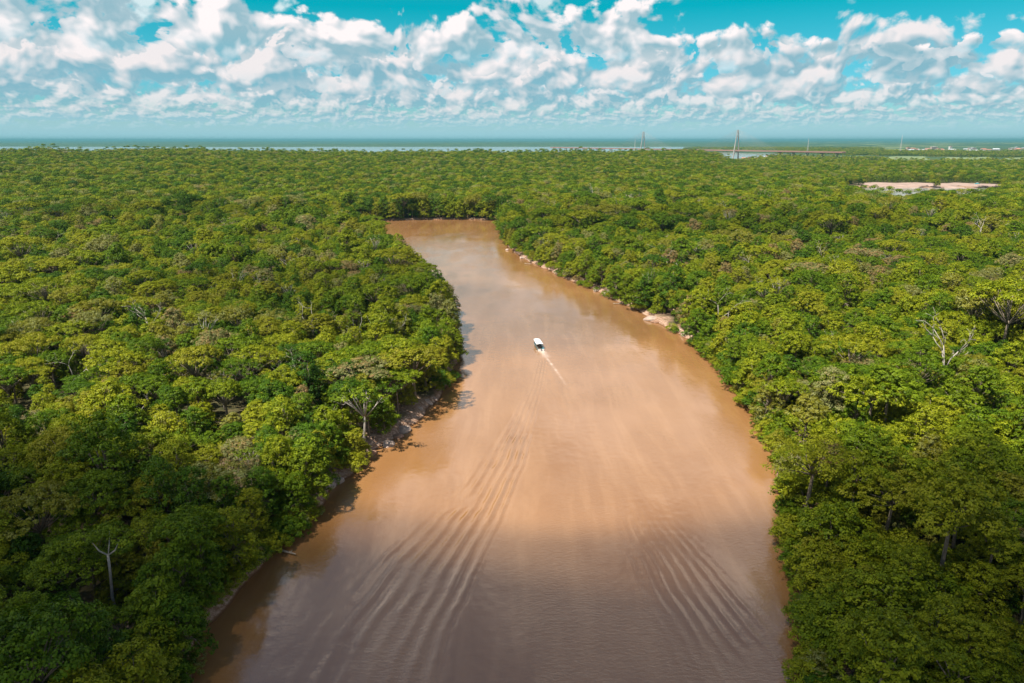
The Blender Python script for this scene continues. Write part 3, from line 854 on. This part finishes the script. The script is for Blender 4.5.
def build_forest():
    protos = bpy.data.collections.new("forest_trees")
    meshes = []
    idx_of = {}
    def proto(me):
        o = bpy.data.objects.new(f"forest_tree.{len(meshes):03d}", me); protos.objects.link(o); meshes.append(o); return len(meshes) - 1
    for k in range(N_ALL + 3):
        K = KINDS[k]; c = K['crown']; ids = []
        if c is not None:
            c = c.copy(); c.materials.clear(); c.materials.append(LEAF_MID); ids.append(proto(c))
        if K['form'] != 'bush': ids.append(proto(K['trunk']))
        idx_of[k] = ids
    P40 = [proto(far_patch(40, 9.2, 0.95, 400, "wood")) for _ in range(5)]
    P120 = [proto(far_patch(120, 8.0, 1.9, 80, "wood")) for _ in range(4)]
    pts, ids, rots, scl = [], [], [], []
    def put(x, y, z, i, r, s): pts.append((x, y, z)); ids.append(i); rots.append(r); scl.append(s if np.ndim(s) else (s, s, s))
    for i in range(n):
        if single[i]: continue
        for q in idx_of[int(kind[i])]: put(xs[i], ys[i], zs[i], q, rot[i], tuple(scale[i] * stretch[i]))
    EXCL = [np.array([ground_point(*p)[:2] for p in poly]) for poly in FIELDS_PX + [SAND_PX]]
    def blocked(x, y, m):
        d = water_distance(x, y) - m
        for e in EXCL: d = np.minimum(d, signed_distance(e, x, y) - m * .7)
        d = np.where((x / y > .52) & (y > 4600) & (y < 8200), -1, d)       # the town
        return d < 0
    a = np.arange(-5600, 5600, 120.0); b = np.arange(600, 6600, 120.0)
    X, Y = np.meshgrid(a + 60, b + 60); X, Y = X.ravel(), Y.ravel()
    fan = (np.abs(np.arctan2(X, Y)) < .78); X, Y = X[fan], Y[fan]
    r = np.hypot(X, Y)
    big = (r > 2350) & ~blocked(X, Y, 70)
    # thin out the farmed plain on the far right
    farm = (X / Y > .30) & (Y > 1900)
    big &= ~(farm & (value_noise(X, Y, 420.0, 61) > 0.05))
    hidden = (Y > 2700) & (X / Y < 0.24)             # behind the wooded rise
    big &= ~hidden
    Z = ground_height(X, Y)
    for x, y, z in zip(X[big], Y[big], Z[big]):
        put(x + RNG.uniform(-8, 8), y + RNG.uniform(-8, 8), z - .5, int(RNG.choice(P120)), RNG.integers(0, 4) * math.pi / 2, RNG.uniform(.95, 1.15))
    rest = ~big & ~farm & ~hidden
    sx, sy = [], []
    for x, y in zip(X[rest], Y[rest]):
        for i in (-40, 0, 40):
            for j in (-40, 0, 40): sx.append(x + i); sy.append(y + j)
    sx, sy = np.array(sx), np.array(sy); sr = np.hypot(sx, sy)
    near_in = (sr > 750) & ~blocked(sx, sy, np.where(sr > 1480, 16, 26))
    sz = ground_height(sx, sy)
    for x, y, z in zip(sx[near_in], sy[near_in], sz[near_in]):
        put(x + RNG.uniform(-3, 3), y + RNG.uniform(-3, 3), z - .3, int(RNG.choice(P40)), RNG.integers(0, 4) * math.pi / 2, RNG.uniform(.92, 1.25))
    # single trees along shores between 650 m and 1.5 km
    shore = (sr > 735) & (sr < 1500) & ~near_in
    for x, y in zip(sx[shore], sy[shore]):
        g = np.stack(np.meshgrid(np.arange(-17, 18, 6.0), np.arange(-17, 18, 6.0)), -1).reshape(-1, 2) + RNG.uniform(-2, 2, (36, 2)) + np.array([x, y])
        ok = ~blocked(g[:, 0], g[:, 1], 1.5) & (np.hypot(g[:, 0], g[:, 1]) > 757)
        zz = ground_height(g[:, 0], g[:, 1])
        for (gx, gy), z in zip(g[ok], zz[ok]):
            for q in idx_of[pick('umbrella', 'dome', 'ragged', 'full')][:1]: put(gx, gy, z - .2, q, RNG.uniform(0, 6.28), RNG.uniform(.85, 1.2))
    me = bpy.data.meshes.new("forest"); me.vertices.add(len(pts)); me.vertices.foreach_set('co', np.array(pts, np.float32).ravel())
    at = me.attributes.new("pick", 'INT', 'POINT'); at.data.foreach_set('value', np.array(ids, np.int32))
    at = me.attributes.new("turn", 'FLOAT', 'POINT'); at.data.foreach_set('value', np.array(rots, np.float32))
    at = me.attributes.new("size", 'FLOAT_VECTOR', 'POINT'); at.data.foreach_set('vector', np.array(scl, np.float32).ravel())
    o = add_obj("forest", me); o["kind"] = "stuff"
    ng = bpy.data.node_groups.new("plant_forest", 'GeometryNodeTree')
    ng.interface.new_socket("Geometry", in_out='INPUT', socket_type='NodeSocketGeometry')
    ng.interface.new_socket("Geometry", in_out='OUTPUT', socket_type='NodeSocketGeometry')
    N = ng.nodes; Lk = ng.links.new
    gi, go = N.new('NodeGroupInput'), N.new('NodeGroupOutput')
    ci = N.new('GeometryNodeCollectionInfo'); ci.inputs['Collection'].default_value = protos
    ci.inputs['Separate Children'].default_value = True; ci.inputs['Reset Children'].default_value = True
    iop = N.new('GeometryNodeInstanceOnPoints'); iop.inputs['Pick Instance'].default_value = True
    def named(nm, ty):
        q = N.new('GeometryNodeInputNamedAttribute'); q.data_type = ty; q.inputs['Name'].default_value = nm; return q.outputs['Attribute']
    cx = N.new('ShaderNodeCombineXYZ'); Lk(named("turn", 'FLOAT'), cx.inputs[2])
    e2r = N.new('FunctionNodeEulerToRotation'); Lk(cx.outputs[0], e2r.inputs[0])
    Lk(gi.outputs[0], iop.inputs['Points']); Lk(ci.outputs[0], iop.inputs['Instance']); Lk(named("pick", 'INT'), iop.inputs['Instance Index'])
    Lk(e2r.outputs[0], iop.inputs['Rotation']); Lk(named("size", 'FLOAT_VECTOR'), iop.inputs['Scale']); Lk(iop.outputs[0], go.inputs[0])
    md = o.modifiers.new("plant_forest", 'NODES'); md.node_group = ng
    print("forest instances", len(pts), "P120", int(big.sum()), "P40", int(near_in.sum()))


build_forest()


# ------------------------------------------------------------------ sandbank and fields on the right
def sheet(name, px_poly, mat, lift, kind="structure"):
    P = np.array([ground_point(*p)[:2] for p in px_poly]); c = P.mean(0)
    # subdivide towards the middle so that the sheet is a low mound, its rim sunk into the ground
    rings = [1.0, 0.85, 0.5, 0.0]; V = []
    Q = np.concatenate([P + (np.roll(P, -1, 0) - P) * t for t in (0, .25, .5, .75)]).reshape(4, len(P), 2).transpose(1, 0, 2).reshape(-1, 2)
    Q = Q + np.c_[value_noise(Q[:, 0], Q[:, 1], 22, 71), value_noise(Q[:, 0], Q[:, 1], 35, 72)] * 9
    for k, s in enumerate(rings[:-1]):
        R = c + (Q - c) * s; V.append(np.c_[R, ground_height(R[:, 0], R[:, 1]).clip(-.4) + (lift if k else -0.5)])
    V.append(np.array([[*c, float(ground_height(c[0], c[1]).clip(0)) + lift]])); m = len(Q)
    F = [(k * m + j, k * m + (j + 1) % m, (k + 1) * m + (j + 1) % m, (k + 1) * m + j) for k in range(2) for j in range(m)]
    F += [(2 * m + j, 2 * m + (j + 1) % m, 3 * m) for j in range(m)]
    o = add_obj(name, make_mesh(name, np.concatenate(V), F, mat, smooth=True)); o["kind"] = kind
    return o


SAND = plain_mat("sand", (0.25, 0.175, 0.14), 0.95, 0.25, 0.05)
PASTURE = plain_mat("pasture", (0.11, 0.14, 0.05), 0.95, 0.3, 0.01)
sheet("sand", SAND_PX, SAND, 1.2)
for f in FIELDS_PX: sheet("field", f, PASTURE, 0.8)
BARE = plain_mat("bare_clay", (0.25, 0.17, 0.125), 0.95, 0.3, 0.4)
for (px, py, r) in ((1012, 325, 9.0), (795, 232, 6.0), (742, 192, 6)):
    c = ground_point(px, py, 2.0); V = [(c[0], c[1], float(ground_height(c[0], c[1])) + .25)]
    for k in range(28):
        a = k / 28 * 2 * math.pi; rr = r * RNG.uniform(.7, 1.15); x, y = c[0] + rr * math.cos(a), c[1] + 1.4 * rr * math.sin(a)
        V.append((x, y, float(ground_height(x, y)) - 0.05))
    o = add_obj("bare_ground", make_mesh("bare_ground", np.array(V), [(0, 1 + k, 1 + (k + 1) % 28) for k in range(28)], BARE, smooth=True)); o["kind"] = "structure"

# ------------------------------------------------------------------ rocks and logs along the banks
ROCK = plain_mat("pale_rock", (0.30, 0.225, 0.18), 0.9, 0.30, 0.7)
CLAY = plain_mat("clay_rock", (0.22, 0.125, 0.08), 0.92, 0.35, 0.8)


def rock_mesh(seed, sx, sy, sz, mat):
    import bmesh
    r = np.random.default_rng(seed); bm = bmesh.new(); bmesh.ops.create_icosphere(bm, subdivisions=3, radius=1.0)
    ds = unit(r.normal(size=(11, 3))); cut = r.uniform(.55, .95, 11)
    for v in bm.verts:
        p = np.array(v.co)
        for d, c in zip(ds, cut):
            k = p @ d
            if k > c: p = p - d * (k - c) * .85
        p = p + r.normal(size=3) * .02
        v.co = (p[0] * sx, p[1] * sy, p[2] * sz)
    me = bpy.data.meshes.new("rock"); bm.to_mesh(me); bm.free(); me.materials.append(mat)
    return me


RIGHT_ROCKS = [(507, 250, 1.5, 1), (522, 258, 1.8, 1), (541, 266, 1.2, 0), (557, 274, 1.3, 1), (579, 281.5, 1.7, 1), (586, 284, 2.6, 0), (598, 290, 3.4, 1), (608, 293.5, 4.4, 1), (617, 298, 3.6, 1),
               (621, 301, 1.8, 0), (633, 308, 1.5, 0), (651, 319.5, 3.0, 1), (655, 322, 1.6, 0), (673, 328, 1.4, 1), (681, 331, 3.2, 1), (688, 335, 3.8, 1), (693, 340, 1.6, 0)]
LEFT_ROCKS = [(432, 400, 2.0, 1), (425, 404, 2.4, 1), (417, 411, 2.6, 1), (409, 420, 2.2, 1), (403, 430, 2.2, 1), (398, 437, 1.8, 0), (388, 444, 2.0, 1), (372, 454, 1.6, 0), (356, 468, 1.6, 0), (338, 480, 2.2, 1), (327, 486, 2.4, 1), (320, 496, 1.6, 0)]
for side, lst in (("right", RIGHT_ROCKS), ("left", LEFT_ROCKS)):
    for k, (px, py, s, pale) in enumerate(lst):
        s = s * (1.3 if side == 'right' else 1.1)
        p = ground_point(px, py, 0.2); sd = 900 + k + (50 if side == "left" else 0); rr = np.random.default_rng(sd)
        me = rock_mesh(sd, s * rr.uniform(.8, 1.2), s * rr.uniform(.6, .9), s * rr.uniform(.28, .45) + .25, ROCK if pale else CLAY)
        o = add_obj("rock", me, None, p); o.rotation_euler = (rr.uniform(-.2, .2), rr.uniform(-.2, .2), rr.uniform(0, 6.28))
        size = 'broad' if s > 3.8 else 'middling' if s > 2.6 else 'small'
        tag(o, f"{size} {'pale' if pale else 'reddish clay'} rock at the {side} waterline, {px / 10.24:.0f}% across and {py / 6.83:.0f}% down the photo", "rock", f"rocks along the {side} bank")

LOGM = plain_mat("driftwood", (0.30, 0.24, 0.18), 0.9, 0.3, 2.0)
for (px, py, ln, a, txt) in ((730, 376, 7, 2.6, "grey fallen log lying off the right bank below the pale rocks"), (618, 304, 6, 3.6, "dark fallen log in the water beside the broad pale rocks"),
                             (285, 552, 6, -0.5, "thin grey fallen branch reaching from the left bank over the water"), (528, 264, 5, 3.3, "short grey log lying at the far right waterline")):
    p = ground_point(px, py, 0.15); s = Shape(); d = np.array([math.cos(a), math.sin(a), 0])
    s.tube([-d * ln / 2, (0, 0, .15), d * ln / 2 + np.array([0, 0, .5])], [.28, .22, .10], 8)
    s.tube([d * ln * .1 + np.array([0, 0, .15]), d * ln * .25 + np.array([.5, -.4, .9])], [.12, .04], 6)
    s.tube([d * ln * .25 + np.array([0, 0, .25]), d * ln * .4 + np.array([-.4, .6, .8])], [.09, .03], 6)
    tag(add_obj("log", s.mesh("log", LOGM, True), None, p), txt, "log")

# ------------------------------------------------------------------ the river boat
WHITE = plain_mat("white_paint", (0.80, 0.80, 0.79), 0.4, 0.05, 1.0)
TEAL = plain_mat("teal_paint", (0.03, 0.16, 0.20), 0.45, 0.12, 1.0)
DARK = plain_mat("dark_metal", (0.03, 0.032, 0.035), 0.5, 0.1, 2.0)
WOOD = plain_mat("worn_wood", (0.16, 0.12, 0.09), 0.8, 0.25, 2.0)
stern, bow = ground_point(541.5, 350.5), ground_point(533.8, 338)
BH = math.atan2(bow[1] - stern[1], bow[0] - stern[0])
boat = add_obj("river_boat", None, None, (BOAT[0], BOAT[1], 0.0)); boat.rotation_euler.z = BH; boat.scale = (0.92, 0.88, 0.92)
tag(boat, "long river boat with white roof and open dark stern, heading upriver", "boat")
st = np.linspace(-6.2, 6.8, 22); hull = Shape(); rings = []
for x in st:
    t = np.clip((x - 2.0) / 4.8, 0, 1); w = 1.45 * (1 - t ** 2.2) + .05; zk = -0.30 + 0.75 * t ** 2.5; zt = 0.80 + .55 * t ** 2
    prof = [(-w, zt), (-w * .94, .35 + .3 * t), (-w * .6, zk + .08), (0, zk), (w * .6, zk + .08), (w * .94, .35 + .3 * t), (w, zt), (w - .07, zt), (w * .86 - .04, .42 + .3 * t), (w * .5, zk + .26), (0, zk + .22), (-w * .5, zk + .26), (-w * .86 + .04, .42 + .3 * t), (-w + .07, zt)]
    rings.append([(x, a, b) for a, b in prof])
hull.quad_ring(rings)
add_obj("hull", hull.mesh("hull", TEAL, True), boat)
tr_ = Shape().box(-6.26, -6.14, -1.40, 1.40, .02, .86); add_obj("transom", tr_.mesh("transom", WHITE), boat)
dk = Shape().box(-6.1, 4.2, -1.1, 1.1, .02, .10); add_obj("deck", dk.mesh("deck", WOOD), boat)
roof = Shape(); rings = []
for x in np.linspace(-3.4, 5.0, 9):
    w = 1.55 * (1 - .10 * max(0, (x - 3) / 2)); a = np.linspace(-1, 1, 9)
    rings.append([(x, w * q, 2.32 + .20 * (1 - q * q)) for q in a] + [(x, w * q, 2.26 + .20 * (1 - q * q)) for q in a[::-1]])
roof.quad_ring(rings); add_obj("roof", roof.mesh("roof", WHITE, True), boat)
for x in (-3.2, -.6, 2.0, 4.2):
    for sd in (-1, 1):
        add_obj("roof_post", Shape().tube([(x, sd * 1.30, .7), (x, sd * 1.38, 2.30)], [.035, .035], 8).mesh("roof_post", DARK), boat)
for x in (-4.4, -2.2, -.6, 1.0, 2.6):
    add_obj("bench", Shape().box(x - .2, x + .2, -1.18, 1.18, .42, .50).box(x - .05, x + .05, -1.0, -.9, .1, .42).box(x - .05, x + .05, .9, 1.0, .1, .42).mesh("bench", WOOD), boat)
add_obj("windscreen", Shape().quad_ring([[(4.4, -1.05, 1.0), (4.44, -1.05, 1.0), (4.44, 1.05, 1.0), (4.4, 1.05, 1.0)], [(4.15, -1.0, 1.85), (4.19, -1.0, 1.85), (4.19, 1.0, 1.85), (4.15, 1.0, 1.85)]]).mesh("windscreen", DARK), boat)
eng = Shape(); eng.quad_ring([[(-6.75 + dx, dy, 1.0 + dz) for dx, dy in ((-.3, -.2), (.3, -.2), (.3, .2), (-.3, .2))] for dz in (-.15, .25)])
eng.quad_ring([[(-6.75 + dx, dy, 1.251 + dz) for dx, dy in ((-.3 + i, -.2 + i, ), (.3 - i, -.2 + i), (.3 - i, .2 - i), (-.3 + i, .2 - i))] for dz, i in ((0, 0), (.14, .1))])
eng.box(-6.82, -6.66, -.07, .07, -.45, .84)
eo = add_obj("outboard_motor", eng.mesh("outboard_motor", DARK), boat)
add_obj("tiller", Shape().tube([(-6.45, 0, 1.1), (-5.8, .1, 1.2)], [.03, .025], 8).mesh("tiller", DARK), eo)
cargo = Shape().box(-5.6, -4.9, -.9, -.2, .101, .62); add_obj("cargo_box", cargo.mesh("cargo_box", TEAL), boat)

# ------------------------------------------------------------------ far bridge, masts, town
CONC = plain_mat("pale_concrete", (0.24, 0.23, 0.22), 0.8, 0.1, 0.05)
DECKM = plain_mat("reddish_deck", (0.22, 0.12, 0.10), 0.7, 0.1, 0.02)
P1, P2 = np.array([709.0, 3850.0]), np.array([1028.0, 3250.0])
u_ = (P2 - P1) / np.linalg.norm(P2 - P1); nrm = np.array([-u_[1], u_[0]]); Lm = np.linalg.norm(P2 - P1)
br = add_obj("cable_stayed_bridge", None, None, (*P1, 0)); br.rotation_euler.z = math.atan2(u_[1], u_[0])
tag(br, "distant long cable-stayed bridge with reddish deck and two white pylons", "bridge")
s0, s1 = -950.0, Lm + 560.0
add_obj("deck", Shape().box(s0, s1, -11, 11, 33, 37).mesh("deck", DECKM), br)
for sd in (-1, 1): add_obj("parapet", Shape().box(s0, s1, sd * 11.0 - .25 + sd * .3, sd * 11.0 + .25 + sd * .3, 33.5, 38.6).mesh("parapet", DECKM), br)
for q in (0.0, Lm):
    py = Shape()
    for sd in (-1, 1):
        py.quad_ring([[(q + a, sd * yo + b, z) for a, b in ((-w, -w * .8), (w, -w * .8), (w, w * .8), (-w, w * .8))] for z, w, yo in ((-3, 2.9, 15), (36, 2.4, 13.2), (90, 1.9, 6.5), (126, 1.5, 3.0))])
    py.box(q - 3.2, q + 3.2, -12.4, 12.4, 28.5, 32.8); py.box(q - 2.6, q + 2.6, -4.6, 4.6, 96, 99)
    po = add_obj("pylon", py.mesh("pylon", CONC), br)
    for sg in (-1, 1):
        for k in range(9):
            for sd in (-1, 1):
                add_obj("stay_cable", Shape().tube([(q + sg * 2, sd * 5.5, 128 - 3.5 * k), (q + sg * (245 - 24 * k), sd * 10.4, 37.2)], [.16, .16], 4).mesh("stay_cable", CONC), po)
for s in list(np.arange(s0 + 30, -240, 70)) + list(np.arange(Lm + 250, s1 - 10, 70)):
    gx, gy = P1 + u_ * s
    p = Shape().box(s - 1.6, s + 1.6, -7.5, -4.0, -3, 30.5).box(s - 1.6, s + 1.6, 4.0, 7.5, -3, 30.5).box(s - 2.2, s + 2.2, -9.5, 9.5, 30.51, 32.9)
    add_obj("pier", p.mesh("pier", CONC), br)

STEEL = plain_mat("galvanised_steel", (0.40, 0.38, 0.38), 0.6, 0.1, 0.1)
for (px, Y, H, txt) in ((634.5, 4700, 95, "thin grey lattice mast beside the left bridge pylon"), (807, 4300, 88, "thin grey lattice mast on the plain right of the bridge"), (899.5, 4100, 104, "tall grey lattice mast on the plain before the town")):
    dep = Y * math.cos(PITCH) + CAM_H * math.sin(PITCH); x = (px - 512) / FPX * dep; s = Shape()
    def leg(k, t, z): w = 4.5 * (1 - t) + .6; a = k * math.pi / 2 + math.pi / 4; return (w * math.cos(a), w * math.sin(a), z)
    for k in range(4): s.tube([leg(k, 0, -1), leg(k, 1, H)], [.38, .25], 4)
    nb = 12
    for j in range(nb):
        for k in range(4):
            s.tube([leg(k, j / nb, j / nb * H), leg((k + 1) % 4, (j + 1) / nb, (j + 1) / nb * H)], [.18, .18], 4)
    s.tube([(0, 0, H - .5), (0, 0, H + 12)], [.2, .1], 5)
    tag(add_obj("lattice_mast", s.mesh("lattice_mast", STEEL), None, (x, Y, float(ground_height(x, Y)))), txt, "mast", None)

WALLS = [plain_mat("white_wall", (.50, .48, .46), .8, .06, .05), plain_mat("pink_wall", (.36, .25, .22), .8, .08, .05), plain_mat("grey_wall", (.30, .30, .30), .8, .08, .05)]
ROOFS = [plain_mat("red_tile_roof", (.36, .15, .10), .8, .15, .2), plain_mat("grey_sheet_roof", (.45, .46, .48), .5, .1, .2)]
DARKGLASS = plain_mat("dark_window", (.05, .06, .07), .3, .1, 1.0)
wn = ["white", "pink", "grey"]; rn = ["red", "grey"]; tl = {}


def building(px, Y, w, d, h, wi, ri, label, group):
    dep = Y * math.cos(PITCH) + CAM_H * math.sin(PITCH); x = (px - 512) / FPX * dep
    b = add_obj("building", None, None, (x, Y, float(ground_height(x, Y)) - .3)); b.rotation_euler.z = float(RNG.uniform(-.3, .3))
    tag(b, label, "building", group)
    add_obj("wall", Shape().box(-w / 2, w / 2, -d / 2, d / 2, -1, h).mesh("wall", WALLS[wi]), b)
    e = 1.0; r = Shape()
    if h < 14:
        r.quad_ring([[(-w / 2 - e, -d / 2 - e, h), (-w / 2 - e, d / 2 + e, h), (-w / 2 - e, 0, h + d * .22)], [(w / 2 + e, -d / 2 - e, h), (w / 2 + e, d / 2 + e, h), (w / 2 + e, 0, h + d * .22)]])
    else:
        r.box(-w / 2 - .4, w / 2 + .4, -d / 2 - .4, d / 2 + .4, h + .01, h + 1.2).box(-w * .15, w * .15, -d * .2, d * .2, h + 1.21, h + 4)
    add_obj("roof", r.mesh("roof", ROOFS[ri]), b)
    nfl = max(1, int(h / 4)); 
    for f in range(nfl):
        z = 1.2 + f * (h - 1.5) / nfl
        add_obj("window_band", Shape().box(-w * .44, w * .44, -d / 2 - .12, -d / 2 - .01, z, z + 1.4).mesh("window_band", DARKGLASS), b)


for k in range(64):
    px = RNG.uniform(905, 1055) if k > 12 else RNG.uniform(745, 790); Y = RNG.uniform(4900, 6400) if k > 12 else RNG.uniform(3000, 3300)
    if k > 12: w, d, h = RNG.uniform(16, 60), RNG.uniform(12, 22), RNG.choice([7, 9, 12, 16, 22, 28], p=[.25, .25, .2, .15, .1, .05])
    else: w, d, h = RNG.uniform(12, 34), RNG.uniform(10, 16), RNG.choice([5, 7, 9])
    wi = int(RNG.choice([0, 1, 2], p=[.5, .3, .2])); ri = int(RNG.choice([0, 1]))
    place = "in the far right town" if k > 12 else "by the lagoon"
    hw = 'low' if h < 10 else 'mid-height' if h < 18 else 'tall'
    base = f"{hw} {wn[wi]} building with {rn[ri]} roof {place}, {px / 10.24:.1f}% across"
    building(px, Y, w, d, h, wi, ri, base, "distant town buildings" if k > 12 else "buildings by the lagoon")

# small craft far off
for (px, py, c, txt, L) in ((726.5, 163.2, WHITE, "small white motorboat on the lagoon below the right bridge pylon", 16), (977, 186.4, TEAL, "small turquoise boat drawn up on the pale sandbank", 9)):
    p = ground_point(px, py); b = add_obj("motorboat", None, None, (p[0], p[1], .1 if L > 10 else float(ground_height(p[0], p[1])) + .9)); tag(b, txt, "boat")
    s = Shape(); rings = []
    for q in np.linspace(-.5, .5, 9):
        w = L * .16 * (1 - max(0, q * 2) ** 2.2) + .05
        rings.append([(q * L, -w, L * .10), (q * L, -w * .6, 0), (q * L, w * .6, 0), (q * L, w, L * .10)])
    s.quad_ring(rings); m_ = c if L > 10 else plain_mat("turquoise_paint", (.05, .45, .50), .5, .1, 1)
    add_obj("hull", s.mesh("hull", m_), b)
    add_obj("cabin", Shape().box(-L * .25, L * .12, -L * .11, L * .11, L * .101, L * .22).mesh("cabin", m_), b)
    add_obj("cabin_roof", Shape().box(-L * .3, L * .17, -L * .13, L * .13, L * .221, L * .24).mesh("cabin_roof", WHITE), b)


# ------------------------------------------------------------------ a cumulus behind the camera that shades the near reach
def build_cloud(at, half, density, turn=0.0):
    import bmesh
    rg = np.random.default_rng(5)
    alt = 900.0; off = TO_SUN * alt / TO_SUN[2]
    bm = bmesh.new(); bmesh.ops.create_icosphere(bm, subdivisions=5, radius=1.0)
    co = np.array([v.co[:] for v in bm.verts])
    n3 = sum(np.sin(co @ unit(rg.normal(size=3)) * f + rg.uniform(0, 6)) / f * 2.0 for f in (3, 4, 5, 6, 8, 9, 11, 13, 16))
    r = 1 + .105 * n3 + .10 * np.sin(co[:, 0] * 7.3 + .6) * (co[:, 1] > 0)
    co = co * r[:, None] * np.array(half)
    co[:, 2] = np.where(co[:, 2] < 0, co[:, 2] * .45, co[:, 2])
    for v, p in zip(bm.verts, co): v.co = p
    me = bpy.data.meshes.new("cloud"); bm.to_mesh(me); bm.free()
    m = bpy.data.materials.new("cloud_vapour"); m.use_nodes = True; t = m.node_tree; t.nodes.clear()
    out = t.nodes.new('ShaderNodeOutputMaterial'); v = t.nodes.new('ShaderNodeVolumePrincipled')
    v.inputs['Density'].default_value = density; v.inputs['Color'].default_value = (.95, .95, .95, 1)
    t.links.new(v.outputs[0], out.inputs['Volume']); me.materials.append(m)
    o = add_obj("cloud", me, None, (at[0] + off[0], at[1] + off[1], alt)); o["kind"] = "stuff"; o.rotation_euler.z = turn


build_cloud((70, -28), (340, 185, 85), 0.024, math.radians(-9))
build_cloud((-60, 318), (120, 85, 34), 0.008)          # thinner ones that dim the left bank and the channel
build_cloud((150, 560), (170, 70, 30), 0.008)
build_cloud((-330, 640), (190, 80, 30), 0.008)


# ------------------------------------------------------------------ air
def build_haze():
    B = 58000.0
    me = Shape().box(-B, B, -3500, B, -4.0, 150.0).mesh("haze", None)
    m = bpy.data.materials.new("humid_air"); m.use_nodes = True; t = m.node_tree; t.nodes.clear()
    out = t.nodes.new('ShaderNodeOutputMaterial'); v = t.nodes.new('ShaderNodeVolumePrincipled')
    v.inputs['Density'].default_value = 5.0e-5; v.inputs['Color'].default_value = (.10, .275, .33, 1)
    v.inputs['Anisotropy'].default_value = 0.0
    t.links.new(v.outputs[0], out.inputs['Volume']); me.materials.append(m)
    o = add_obj("haze", me); o["kind"] = "stuff"


build_haze()
